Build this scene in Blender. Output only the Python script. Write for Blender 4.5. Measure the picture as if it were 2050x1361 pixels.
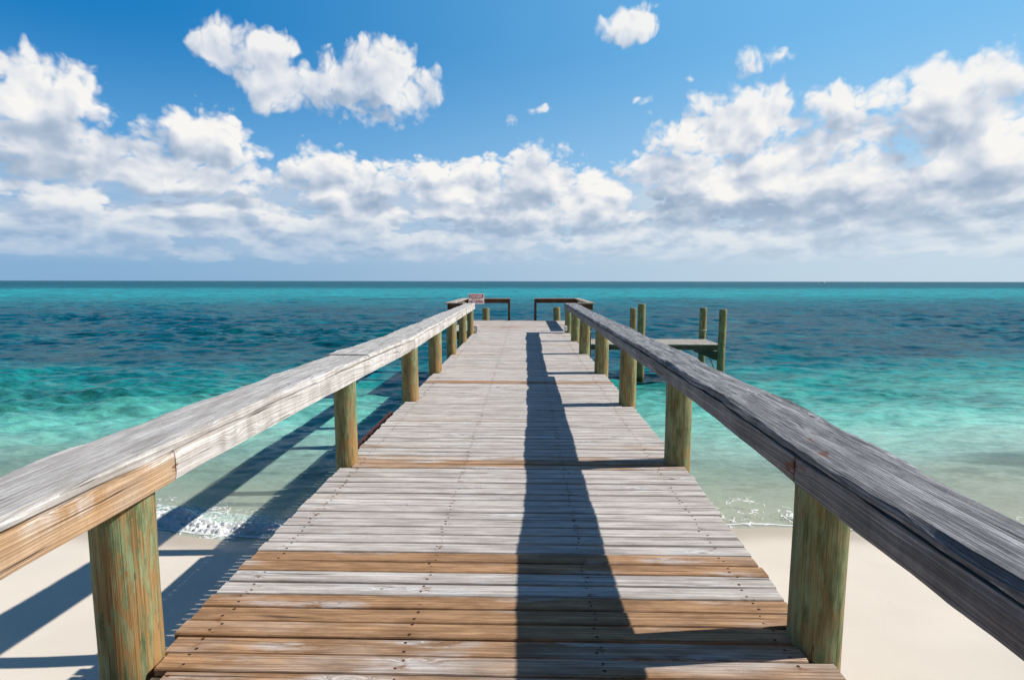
import bpy, math, random
import numpy as np
from mathutils import Matrix, Vector
scene = bpy.context.scene
for o in list(bpy.data.objects): bpy.data.objects.remove(o)
R = math.radians
# ------------------------------------------------------------------ camera
EYE = 1.7
cam_d = bpy.data.cameras.new('camera'); cam = bpy.data.objects.new('camera', cam_d)
scene.collection.objects.link(cam)
cam_d.sensor_width = 36; cam_d.lens = 36*1100/2050
cam_d.clip_start = 0.05; cam_d.clip_end = 80000
th, yaw, roll = R(6.1), R(1.3), R(-0.08)
fw = Vector((-math.sin(yaw)*math.cos(th), math.cos(yaw)*math.cos(th), -math.sin(th)))
rt = Vector((math.cos(yaw), math.sin(yaw), 0)); up = rt.cross(fw)
r2 = rt*math.cos(roll) - up*math.sin(roll); u2 = r2.cross(fw)
cam.matrix_world = Matrix(((r2.x, u2.x, -fw.x, 0), (r2.y, u2.y, -fw.y, 0), (r2.z, u2.z, -fw.z, EYE), (0, 0, 0, 1)))
scene.camera = cam
scene.view_settings.view_transform = 'Standard'; scene.view_settings.look = 'None'
scene.view_settings.exposure = 0.15; scene.view_settings.gamma = 1.0
# ------------------------------------------------------------------ sun
TO_SUN = Vector((1.3, 0.145, 1.0)).normalized()
sd = bpy.data.lights.new('sun', 'SUN'); sun = bpy.data.objects.new('sun', sd); scene.collection.objects.link(sun)
sd.energy = 5.0; sd.angle = R(0.5); sd.color = (1.0, 0.95, 0.88)
sun.rotation_euler = TO_SUN.to_track_quat('Z', 'Y').to_euler()
sun.location = (30, 5, 40)
SUN_EL = math.asin(TO_SUN.z); SUN_ROT = math.atan2(TO_SUN.x, TO_SUN.y)

# ------------------------------------------------------------------ node helper
class NT:
    def __init__(s, tree): s.t = tree; s.n = tree.nodes; s.l = tree.links
    def put(s, sock, v):
        if v is None: return
        if hasattr(v, 'is_output') or isinstance(v, bpy.types.NodeSocket): s.l.new(v, sock)
        else:
            if sock.type == 'RGBA' and len(v) == 3: v = (*v, 1)
            sock.default_value = v
    def m(s, op, a, b=None, c=None, clamp=False):
        n = s.n.new('ShaderNodeMath'); n.operation = op; n.use_clamp = clamp
        for i, v in enumerate((a, b, c)): s.put(n.inputs[i], v)
        return n.outputs[0]
    def add(s, a, b): return s.m('ADD', a, b)
    def sub(s, a, b): return s.m('SUBTRACT', a, b)
    def mul(s, a, b): return s.m('MULTIPLY', a, b)
    def v(s, op, a, b=None, c=None):
        n = s.n.new('ShaderNodeVectorMath'); n.operation = op
        s.put(n.inputs[0], a)
        if op == 'SCALE': s.put(n.inputs[3], b)
        else:
            s.put(n.inputs[1], b)
            if c is not None: s.put(n.inputs[2], c)
        return n.outputs['Value'] if op in ('DOT_PRODUCT', 'LENGTH', 'DISTANCE') else n.outputs[0]
    def comb(s, x, y, z=0.0):
        n = s.n.new('ShaderNodeCombineXYZ')
        for i, q in enumerate((x, y, z)): s.put(n.inputs[i], q)
        return n.outputs[0]
    def sep(s, v):
        n = s.n.new('ShaderNodeSeparateXYZ'); s.put(n.inputs[0], v); return n.outputs[0], n.outputs[1], n.outputs[2]
    def noise(s, vec, scale=1, detail=4, rough=.5, dist=0, dim='3D', col=False):
        n = s.n.new('ShaderNodeTexNoise'); n.noise_dimensions = dim
        if dim == '1D': s.put(n.inputs['W'], vec)
        else: s.put(n.inputs['Vector'], vec)
        n.inputs['Scale'].default_value = scale; n.inputs['Detail'].default_value = detail
        n.inputs['Roughness'].default_value = rough; n.inputs['Distortion'].default_value = dist
        return n.outputs['Color' if col else 0]
    def vor(s, vec, scale=1, feat='F1', rnd=1.0, out='Distance', detail=0, dim='3D'):
        n = s.n.new('ShaderNodeTexVoronoi'); n.feature = feat; n.voronoi_dimensions = dim; s.put(n.inputs['Vector'], vec)
        n.inputs['Scale'].default_value = scale; n.inputs['Randomness'].default_value = rnd
        if detail: n.inputs['Detail'].default_value = detail
        return n.outputs[out]
    def rng(s, v, a, b, c=0., d=1., smooth=True):
        n = s.n.new('ShaderNodeMapRange'); n.interpolation_type = 'SMOOTHSTEP' if smooth else 'LINEAR'
        for i, q in enumerate((v, a, b, c, d)): s.put(n.inputs[i], q)
        return n.outputs[0]
    def mix(s, f, a, b, mode='MIX'):
        n = s.n.new('ShaderNodeMix'); n.data_type = 'RGBA'; n.blend_type = mode; n.clamp_factor = True
        s.put(n.inputs[0], f); s.put(n.inputs[6], a); s.put(n.inputs[7], b); return n.outputs[2]
    def ramp(s, f, stops, interp='LINEAR'):
        n = s.n.new('ShaderNodeValToRGB'); n.color_ramp.interpolation = interp; s.put(n.inputs[0], f)
        e = n.color_ramp.elements
        while len(e) < len(stops): e.new(0.5)
        for i, (p, c) in enumerate(stops): e[i].position = p; e[i].color = (*c, 1)
        return n.outputs[0]
    def attr(s, name):
        n = s.n.new('ShaderNodeAttribute'); n.attribute_name = name; return n.outputs['Fac']
    def pos(s): return s.n.new('ShaderNodeNewGeometry').outputs['Position']
    def objc(s): return s.n.new('ShaderNodeTexCoord').outputs['Object']
    def bump(s, h, strength=.5, dist=.01, nrm=None):
        n = s.n.new('ShaderNodeBump'); n.inputs['Strength'].default_value = strength
        n.inputs['Distance'].default_value = dist; s.put(n.inputs['Height'], h)
        if nrm is not None: s.put(n.inputs['Normal'], nrm)
        return n.outputs[0]

# ------------------------------------------------------------------ sky (world)
world = bpy.data.worlds.new('World'); scene.world = world; world.use_nodes = True
W = NT(world.node_tree); W.n.clear()
BLOBS = [(-0.7075, 0.2448, 0.0755, 0.0545), (-0.6961, 0.1839, 0.1353, 0.0521), (-0.5199, 0.1993, 0.0851, 0.0561), (-0.5749, 0.1577, 0.2058, 0.0324), (-0.3441, 0.1677, 0.0678, 0.0559), (-0.2709, 0.1592, 0.0916, 0.0503), (-0.1336, 0.1633, 0.1308, 0.052), (0.008, 0.1559, 0.1455, 0.0719), (0.1142, 0.1336, 0.0785, 0.0509), (0.3303, 0.2438, 0.108, 0.0737), (0.4037, 0.2694, 0.0362, 0.0465), (0.3534, 0.1497, 0.1454, 0.0632), (0.5051, 0.2323, 0.0786, 0.0593), (0.6299, 0.2399, 0.0829, 0.0638), (0.6829, 0.1619, 0.1028, 0.0898), (0.5496, 0.1286, 0.1763, 0.0577), (0.4473, 0.1812, 0.1053, 0.0521), (-0.50, 0.352, 0.046, 0.036), (-0.43, 0.350, 0.046, 0.034), (-.455, .315, .03, .02), (-0.262, 0.322, 0.100, 0.060), (-0.3704, 0.3021, 0.0616, 0.0324), (-0.5027, 0.2686, 0.0378, 0.0126), (0.172, 0.405, 0.044, 0.030), (0.2001, 0.4349, 0.0611, 0.0143), (0.3861, 0.330, 0.050, 0.020), (-0.0189, 0.2783, 0.0315, 0.0109), (0.0292, 0.2912, 0.0262, 0.0123), (0.1919, 0.293, 0.02, 0.0075), (-0.4303, 0.3024, 0.044, 0.0351), (0.2567, 0.1947, 0.0897, 0.0398)]
gt = bpy.data.node_groups.new('cloud_density', 'ShaderNodeTree')
gt.interface.new_socket('P', in_out='INPUT', socket_type='NodeSocketVector')
gt.interface.new_socket('D', in_out='OUTPUT', socket_type='NodeSocketFloat')
gt.interface.new_socket('M', in_out='OUTPUT', socket_type='NodeSocketFloat')
G = NT(gt); gi = G.n.new('NodeGroupInput'); go = G.n.new('NodeGroupOutput')
P = gi.outputs[0]
wn = G.v('SUBTRACT', G.noise(P, 9, 3, .6, col=True, dim='2D'), (.5, .5, .5))
Pw = G.v('MULTIPLY_ADD', wn, (.075, .05, 0), P)
best = None
for (a, b, ra, rb) in BLOBS:
    wisp = rb < .025 and a*a < .28 and b > .26
    if wisp: ra *= 1.5; rb *= 1.6
    q = G.v('MULTIPLY_ADD', Pw, (1/ra, 1/rb, 0), (-a/ra, -b/rb, 0))
    d = G.v('DOT_PRODUCT', q, q)
    if wisp: d = G.add(d, .85)
    if best is None: best = d
    else:
        best = G.m('SMOOTH_MIN', best, d, .25)
M = G.sub(1.0, best)
M = G.m('MAXIMUM', M, -1.6)
px, py, pz = G.sep(P)
# low broken band towards the horizon
band = G.mul(G.rng(py, .015, .05), G.rng(py, .17, .10))
lown = G.noise(G.comb(G.mul(px, 9), G.mul(py, 27), 3.1), 1, 4, .55, dim='2D')
lowm = G.add(G.mul(G.sub(lown, .50), 6.0), 1.15)
M = G.m('MAXIMUM', M, G.sub(G.mul(G.add(lowm, 1.2), band), 1.2))
yy2 = G.mul(G.m('LOGARITHM', G.m('MAXIMUM', G.add(py, .09), .01), math.e), .38)
Pn = G.comb(px, yy2, 0.7)
f1 = G.noise(Pn, 12, 7, .53, 0, dim='2D')
v1 = G.vor(G.v('MULTIPLY_ADD', wn, (.05, .05, 0), Pn), 24, 'F1', 1, 'Distance', 2.6, '2D')
v3 = G.vor(G.v('MULTIPLY_ADD', wn, (.03, .03, 0), Pn), 62, 'F1', 1, 'Distance', 1.5, '2D')
n = G.add(G.add(G.mul(G.sub(f1, .5), 1.9), G.mul(G.sub(.45, v1), 1.25)), G.mul(G.sub(.45, v3), .45))
D = G.add(G.add(G.mul(M, 1.35), .62), n)
f2 = G.noise(Pn, 12, 2.5, .5, 0, dim='2D')
v2 = G.vor(G.v('MULTIPLY_ADD', wn, (.09, .09, 0), Pn), 17, 'F1', 1, 'Distance', 1.5, '2D')
S = G.add(G.mul(G.m('MINIMUM', M, .75), .9), G.add(G.mul(G.sub(f2, .5), 3.0), G.mul(v2, -1.3)))
G.l.new(D, go.inputs[0]); G.l.new(S, go.inputs[1])

dirv = W.n.new('ShaderNodeTexCoord').outputs['Generated']
dx, dy, dz = W.sep(dirv)
az = W.m('ARCTAN2', dx, dy); el = W.m('ARCSINE', dz)
pp = W.comb(az, el, 0.0)
def dens(p):
    g = W.n.new('ShaderNodeGroup'); g.node_tree = gt; W.l.new(p, g.inputs[0]); return g.outputs[0], g.outputs[1]
D0, M0 = dens(pp)
D1, M1 = dens(W.v('ADD', pp, (.013, .022, 0)))
def blobmask(lst, lo, hi):
    wv = W.v('SUBTRACT', W.noise(pp, 7, 4, .6, col=True, dim='2D'), (.5, .5, .5)); pw = W.v('MULTIPLY_ADD', wv, (.10, .06, 0), pp); bst = None
    for (a, b, ra, rb) in lst:
        q = W.v('MULTIPLY_ADD', pw, (1/ra, 1/rb, 0), (-a/ra, -b/rb, 0)); d = W.v('DOT_PRODUCT', q, q)
        bst = d if bst is None else W.m('SMOOTH_MIN', bst, d, .3)
    return W.rng(bst, hi, lo)
DARK = [(-.74, .150, .10, .022), (-.46, .128, .17, .014), (-.62, .20, .16, .022), (.42, .103, .19, .024), (.62, .112, .17, .028), (.60, .19, .05, .035), (.25, .19, .05, .022), (.24, .12, .07, .03), (-.05, .095, .17, .014), (-.25, .13, .08, .014), (-.02, .14, .05, .02), (-.30, .285, .10, .018)]
BRIGHT = [(-.53, .215, .08, .028), (.69, .18, .03, .035), (.35, .17, .025, .05), (.62, .265, .10, .02), (.30, .245, .07, .02), (-.72, .255, .05, .025), (-.13, .17, .04, .02), (-.23, .315, .04, .03), (.10, .16, .05, .03)]
sky = W.n.new('ShaderNodeTexSky'); sky.sky_type = 'NISHITA'; sky.sun_disc = False
sky.sun_elevation = SUN_EL; sky.sun_rotation = SUN_ROT; sky.dust_density = 0.6; sky.ozone_density = 2.5; sky.air_density = 1.0
nish = W.mix(1.0, sky.outputs[0], (0.75, 1.0, 1.3), 'MULTIPLY')
# deeper blue high up and away from the sun, pale haze low down
azs = W.rng(az, -.8, .8, 0, 1)
topc = W.mix(azs, (0.0, 1.95, 5.3), (1.9, 5.2, 8.7))
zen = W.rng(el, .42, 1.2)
topc = W.mix(zen, topc, (0.02, .40, 1.4))  # zenith above the view kept dark to lower the fill light
midc = W.mix(azs, (1.4, 4.2, 7.6), (4.2, 6.7, 8.9))
lowc = W.mix(azs, (2.4, 4.3, 6.6), (5.6, 6.9, 8.0))
grad = W.mix(W.rng(el, .10, .40), midc, topc)
grad = W.mix(W.rng(el, .21, .03), grad, lowc)
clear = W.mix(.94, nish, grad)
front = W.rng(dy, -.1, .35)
clear = W.mix(front, W.mix(W.rng(el, .1, .9), (.55, 1.1, 1.9), (.02, .36, 1.25)), clear)  # unseen sky behind the camera darkened to cut fill in the shadows
lit = W.add(W.mul(W.sub(M0, M1), .30), W.mul(W.sub(D0, D1), .11))
lit = W.add(lit, W.rng(D0, .2, 2.4, .74, .50))
lit = W.sub(lit, W.mul(blobmask(DARK, .2, 1.5), .36))
lit = W.add(lit, W.mul(blobmask(BRIGHT, .1, 1.6), .25))
cloudc = W.ramp(lit, [(0.0, (.34, .45, .60)), (.30, (.47, .56, .69)), (.52, (.63, .69, .79)), (.72, (.79, .82, .87)), (1.0, (.98, .965, .94))])
cloudc = W.v('SCALE', cloudc, 9.6)
hz = W.rng(el, .15, .01)
cloudc = W.mix(W.mul(hz, .75), cloudc, lowc)
alpha = W.rng(D0, -.12, .95)
veil = W.mul(W.mul(W.rng(el, .02, .07), W.rng(el, .20, .13)), W.rng(W.noise(W.comb(W.mul(az, 5.), W.mul(el, 26.), 0.), 1, 4, .55, dim='2D'), .3, .6, .35, .85))
clear = W.mix(veil, clear, W.mix(azs, (4.6, 5.7, 7.2), (6.3, 7.2, 8.1)))
alpha = W.mul(alpha, W.rng(el, .004, .05, .0, 1))
alpha = W.mul(alpha, front)
thin = W.rng(el, .24, .30, 1.0, .93); alpha = W.mul(alpha, thin)
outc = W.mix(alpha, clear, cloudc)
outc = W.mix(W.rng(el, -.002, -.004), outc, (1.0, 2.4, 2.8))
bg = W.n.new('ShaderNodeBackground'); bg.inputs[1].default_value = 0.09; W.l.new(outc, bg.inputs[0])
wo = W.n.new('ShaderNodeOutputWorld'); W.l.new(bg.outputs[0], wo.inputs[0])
world.cycles.sampling_method = 'MANUAL'; world.cycles.sample_map_resolution = 512

# ------------------------------------------------------------------ numpy noise
_rs = np.random.RandomState(7); _perm = _rs.permutation(1024); _perm = np.concatenate([_perm]*3)
_val = _rs.rand(1024)*2-1
def vnoise(x, y, z=0.):
    x, y, z = np.broadcast_arrays(np.asarray(x, float), np.asarray(y, float), np.asarray(z, float))
    xi, yi, zi = np.floor(x).astype(int), np.floor(y).astype(int), np.floor(z).astype(int)
    fx, fy, fz = x-xi, y-yi, z-zi
    s = lambda t: t*t*t*(t*(t*6-15)+10)
    fx, fy, fz = s(fx), s(fy), s(fz)
    def h(a, b, c): return _val[_perm[(_perm[(_perm[a & 1023] + b) & 1023] + c) & 1023]]
    r = 0
    for i in (0, 1):
        for j in (0, 1):
            for k in (0, 1):
                r = r + h(xi+i, yi+j, zi+k)*(fx if i else 1-fx)*(fy if j else 1-fy)*(fz if k else 1-fz)
    return r
def fbm(x, y, z=0., o=4, g=.5):
    a, t, fq = 1., 0., 1.
    for i in range(o):
        t = t + a*vnoise(x*fq+i*17.3, y*fq+i*5.1, z*fq+i*9.7); a *= g; fq *= 2.03
    return t

# ------------------------------------------------------------------ object helpers
C = scene.collection
def mesh_obj(name, V, F, mat, parent=None, attrs=None, smooth=False, mats=None, midx=None):
    me = bpy.data.meshes.new(name)
    V = np.asarray(V, dtype=np.float32)
    if isinstance(F, np.ndarray):
        nf, k = F.shape
        me.vertices.add(len(V)); me.vertices.foreach_set('co', V.ravel())
        me.loops.add(nf*k); me.loops.foreach_set('vertex_index', F.astype(np.int32).ravel())
        me.polygons.add(nf); me.polygons.foreach_set('loop_start', np.arange(0, nf*k, k, dtype=np.int32))
        me.update(calc_edges=True)
    else:
        me.from_pydata([tuple(map(float, v)) for v in V], [], F)
    for mm in (mats or [mat]): me.materials.append(mm)
    if midx is not None: me.polygons.foreach_set('material_index', np.asarray(midx, dtype=np.int32))
    if smooth: me.polygons.foreach_set('use_smooth', np.ones(len(me.polygons), dtype=bool))
    for k2, a in (attrs or {}).items():
        at = me.attributes.new(k2, 'FLOAT', 'POINT'); at.data.foreach_set('value', np.asarray(a, dtype=np.float32))
    o = bpy.data.objects.new(name, me); C.objects.link(o)
    if parent is not None: o.parent = parent
    return o
def thing(o, label, cat, group=None):
    o['label'] = label; o['category'] = cat
    if group: o['group'] = group
    return o
def empty(name, loc=(0, 0, 0)):
    o = bpy.data.objects.new(name, None); C.objects.link(o); o.location = loc; o.empty_display_size = .2; return o
class Acc:
    def __init__(s): s.V = []; s.F = []; s.n = 0; s.A = {}; s.M = []
    def add(s, V, F, mi=0, **at):
        V = np.asarray(V, float); k = len(V); s.V.append(V); s.F += [tuple(int(i)+s.n for i in f) for f in F]; s.M += [mi]*len(F)
        for q, val in at.items(): s.A.setdefault(q, []).append(np.broadcast_to(np.asarray(val, float), (k,)))
        s.n += k
    def build(s, name, mat, parent=None, smooth=False, mats=None):
        return mesh_obj(name, np.concatenate(s.V), s.F, mat, parent, {q: np.concatenate(v) for q, v in s.A.items()}, smooth, mats, s.M if mats else None)
def grid_faces(nr, nc, wrap=False, caps=False):
    F = []
    for i in range(nr-1):
        for j in range(nc if wrap else nc-1):
            a = i*nc+j; b = i*nc+(j+1) % nc
            F.append((a, b, b+nc, a+nc))
    if caps:
        F.append(tuple(range(nc-1, -1, -1))); F.append(tuple(range((nr-1)*nc, nr*nc)))
    return F
def box_geo(x0, x1, y0, y1, z0, z1, bev=0.006):
    """bevelled box: 24 verts"""
    b = bev; V = []; F = []
    for sx, X in ((-1, x0), (1, x1)):
        for sy, Y in ((-1, y0), (1, y1)):
            for sz, Z in ((-1, z0), (1, z1)):
                V += [(X, Y-sy*b, Z-sz*b), (X-sx*b, Y, Z-sz*b), (X-sx*b, Y-sy*b, Z)]
    idx = lambda sx, sy, sz, a: (sx*4+sy*2+sz)*3+a
    for s in (0, 1):
        fl = lambda f: tuple(f) if s else tuple(reversed(f))
        F.append(fl([idx(s, 0, 0, 0), idx(s, 1, 0, 0), idx(s, 1, 1, 0), idx(s, 0, 1, 0)]))
        F.append(fl([idx(1, s, 0, 1), idx(0, s, 0, 1), idx(0, s, 1, 1), idx(1, s, 1, 1)]))
        F.append(fl([idx(0, 0, s, 2), idx(1, 0, s, 2), idx(1, 1, s, 2), idx(0, 1, s, 2)]))
    for sy in (0, 1):
        for sz in (0, 1): F.append((idx(0, sy, sz, 1), idx(1, sy, sz, 1), idx(1, sy, sz, 2), idx(0, sy, sz, 2)))
    for sx in (0, 1):
        for sz in (0, 1): F.append((idx(sx, 0, sz, 0), idx(sx, 1, sz, 0), idx(sx, 1, sz, 2), idx(sx, 0, sz, 2)))
        for sy in (0, 1): F.append((idx(sx, sy, 0, 0), idx(sx, sy, 1, 0), idx(sx, sy, 1, 1), idx(sx, sy, 0, 1)))
    for sx in (0, 1):
        for sy in (0, 1):
            for sz in (0, 1): F.append((idx(sx, sy, sz, 0), idx(sx, sy, sz, 1), idx(sx, sy, sz, 2)))
    return V, F
def fix_normals(o):
    import bmesh
    bm = bmesh.new(); bm.from_mesh(o.data); bmesh.ops.recalc_face_normals(bm, faces=bm.faces); bm.to_mesh(o.data); bm.free()
def box(name, x0, x1, y0, y1, z0, z1, mat, parent=None, bev=.006, rnd=0.):
    V, F = box_geo(x0, x1, y0, y1, z0, z1, bev)
    o = mesh_obj(name, V, F, mat, parent, {'rnd': np.full(len(V), rnd), 'tint': np.full(len(V), .3), 'rust': np.zeros(len(V))})
    fix_normals(o); return o
def tube_pts(pts, r, n=8):
    pts = [Vector(p) for p in pts]; V = []
    prev = None
    for i, p in enumerate(pts):
        t = (pts[min(i+1, len(pts)-1)]-pts[max(i-1, 0)]).normalized()
        u = t.cross(Vector((0, 0, 1)));
        if u.length < .05: u = t.cross(Vector((0, 1, 0)))
        u.normalize(); w = t.cross(u)
        if prev is not None and u.dot(prev) < 0: u = -u; w = -w
        prev = u
        for k in range(n):
            a = 2*math.pi*k/n; V.append(p + (u*math.cos(a)+w*math.sin(a))*r)
    return V, grid_faces(len(pts), n, True, True)

# ------------------------------------------------------------------ materials
def new_mat(name):
    m = bpy.data.materials.new(name); m.use_nodes = True; t = NT(m.node_tree); t.n.clear()
    b = t.n.new('ShaderNodeBsdfPrincipled'); o = t.n.new('ShaderNodeOutputMaterial'); t.l.new(b.outputs[0], o.inputs[0])
    return m, t, b, o
def simple(name, col, rough=.6, metal=0., var=.15, scale=20, spec=.4):
    m, t, b, o = new_mat(name)
    n = t.noise(t.objc(), scale, 4, .6)
    c = t.mix(n, tuple(c*(1-var) for c in col), tuple(min(1, c*(1+var)) for c in col))
    t.l.new(c, b.inputs['Base Color']); b.inputs['Roughness'].default_value = rough; b.inputs['Metallic'].default_value = metal
    b.inputs['Specular IOR Level'].default_value = spec
    t.l.new(t.bump(n, .2, .003), b.inputs['Normal'])
    return m
def wood(name, axis, grey_lo, grey_hi, dark, tan_lo, tan_hi, tint_bias=0., ringamp=.05, nails=(), freq=55., bump=.7, cathedral=.35, depth=.004, contrast=1.0, rough=.8):
    """weathered plank wood, grain along axis; per-vertex 'rnd', 'tint', 'rust' drive board to board differences"""
    m, t, b, o = new_mat(name)
    x, y, z = t.sep(t.objc()); rnd = t.attr('rnd'); tint = t.attr('tint'); rust = t.attr('rust')
    al = (x, y, z)['XYZ'.index(axis)]
    lat, thk = {'X': (y, z), 'Y': (x, z), 'Z': (x, y)}[axis]
    off = t.mul(rnd, 61.7)
    alo = t.add(al, off)
    # knots
    kc = t.comb(t.mul(alo, 1.5), t.mul(t.add(lat, off), 7.5), t.mul(thk, 5.))
    kd = t.vor(kc, 1.0)
    knot = t.rng(kd, .26, .0)
    ring = t.mul(t.m('POWER', knot, 1.2), ringamp)
    warp = t.noise(t.comb(t.mul(alo, .9), t.mul(lat, 5.), t.add(t.mul(thk, 5.), off)), 1., 3, .5)
    gv = t.add(t.add(lat, t.mul(thk, .83)), t.add(t.mul(t.sub(warp, .5), cathedral*.35), ring))
    rings = t.noise(t.comb(t.mul(alo, .55), t.mul(gv, freq), off), 1.0, 5, .72)
    speck = t.noise(t.comb(t.mul(alo, 45.), t.mul(lat, 190.), t.mul(thk, 190.)), 1., 3, .7)
    fine = t.noise(t.comb(t.mul(alo, 3.), t.mul(lat, 260.), t.mul(thk, 260.)), 1.0, 3, .7)
    g = t.rng(rings, .38, .60)
    blot = t.noise(t.comb(t.mul(alo, 3.2), t.mul(lat, 16.), t.add(thk, off)), 1., 6, .68)
    blot2 = t.noise(t.comb(t.mul(alo, .8), t.mul(lat, 4.), t.add(thk, t.mul(off, 1.3))), 1., 3, .5)
    grey = t.mix(t.rng(blot, .30, .70), grey_lo, grey_hi)
    tan = t.mix(t.rng(blot, .32, .68), tan_lo, tan_hi)
    tf = t.add(t.add(tint, tint_bias), t.mul(t.sub(blot2, .5), 1.3))
    tf = t.rng(tf, .28, .75)
    base = t.mix(tf, grey, tan)
    # bleached patches around knots and on worn crests
    base = t.mix(t.mul(t.rng(kd, .42, .2), t.mul(t.rng(blot, .4, .6), .7)), base, tuple(min(.78, c*1.18) for c in grey_hi))
    darkc = t.mix(tf, dark, tuple(c*.45 for c in tan_lo))
    base = t.mix(t.mul(t.sub(1.0, g), .62*contrast), base, darkc)
    base = t.mix(t.mul(t.rng(fine, .55, .35), .35*contrast), base, darkc)
    base = t.mix(t.mul(t.rng(speck, .58, .72), .30*contrast), base, darkc)
    # long checks
    chk = t.noise(t.comb(t.mul(alo, 1.0), t.mul(gv, 46.), t.add(off, 9.)), 1., 3, .55)
    crack = t.mul(t.rng(chk, .36, .31), t.rng(blot2, .42, .52))
    base = t.mix(t.mul(crack, .85), base, (.03, .027, .025))
    core = t.rng(kd, .075, .03)
    base = t.mix(t.mul(core, .8), base, (.13, .07, .04))
    rn = t.noise(t.comb(t.mul(alo, 9.), t.mul(lat, 30.), t.mul(thk, 30.)), 1., 4, .65)
    rm = t.rng(t.add(t.mul(rust, .8), t.mul(t.sub(rn, .5), 3.0)), .62, .95)
    rm = t.mul(t.mul(rm, t.rng(rust, .03, .2)), .85)
    base = t.mix(rm, base, t.mix(rn, (.06, .02, .012), (.30, .11, .045)))
    if nails:
        mk = None
        for x0 in nails:
            q = t.rng(t.m('ABSOLUTE', t.sub(x, x0)), .06, .012); mk = q if mk is None else t.m('MAXIMUM', mk, q)
        st = t.noise(t.comb(t.mul(x, 12.), t.mul(y, 26.), 3.), 1., 4, .6)
        base = t.mix(t.mul(t.mul(mk, t.rng(st, .56, .66)), .75), base, t.mix(st, (.08, .03, .015), (.34, .14, .06)))
    t.l.new(base, b.inputs['Base Color'])
    b.inputs['Roughness'].default_value = rough; b.inputs['Specular IOR Level'].default_value = .3
    h = t.add(t.mul(g, .6), t.add(t.mul(fine, .35), t.mul(crack, -1.6)))
    h = t.sub(h, t.mul(core, .4))
    t.l.new(t.bump(h, bump, depth), b.inputs['Normal'])
    return m
M_deck = wood('deck_wood', 'X', (.56, .50, .455), (.90, .845, .785), (.17, .14, .12), (.34, .185, .09), (.66, .39, .21), freq=120, bump=.6, contrast=.95, ringamp=.06, nails=(-1.52, -.55, .36, 1.22), cathedral=.16, depth=.003)
M_railL = wood('left_rail_wood', 'Y', (.50, .47, .44), (.86, .84, .81), (.15, .115, .09), (.48, .27, .11), (.64, .41, .22), freq=160, bump=.7, cathedral=.12, depth=.004, contrast=.9, ringamp=.03)
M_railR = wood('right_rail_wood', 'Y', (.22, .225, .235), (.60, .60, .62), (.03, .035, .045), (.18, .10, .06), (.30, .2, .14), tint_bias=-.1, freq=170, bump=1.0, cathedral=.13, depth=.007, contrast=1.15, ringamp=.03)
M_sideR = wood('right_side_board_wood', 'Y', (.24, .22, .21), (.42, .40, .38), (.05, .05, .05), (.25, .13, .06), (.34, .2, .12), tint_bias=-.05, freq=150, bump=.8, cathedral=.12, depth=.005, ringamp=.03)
M_brown = wood('brown_railing_wood', 'X', (.10, .05, .03), (.17, .09, .055), (.03, .015, .01), (.12, .05, .03), (.2, .1, .05), freq=50, bump=.5)
M_headtop = wood('head_rail_wood', 'Y', (.45, .38, .33), (.70, .62, .55), (.2, .14, .1), (.5, .3, .15), (.65, .42, .24), freq=50, bump=.5)
M_beam = wood('dark_beam_wood', 'X', (.11, .105, .07), (.19, .18, .12), (.03, .03, .02), (.10, .07, .04), (.15, .1, .06), freq=50, bump=.5)
M_beamY = wood('dark_stringer_wood', 'Y', (.11, .105, .07), (.19, .18, .12), (.03, .03, .02), (.10, .07, .04), (.15, .1, .06), freq=50, bump=.5)
M_land = wood('landing_deck_wood', 'Y', (.46, .42, .37), (.66, .62, .56), (.2, .17, .13), (.4, .28, .18), (.5, .36, .24), freq=60, bump=.4)

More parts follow.
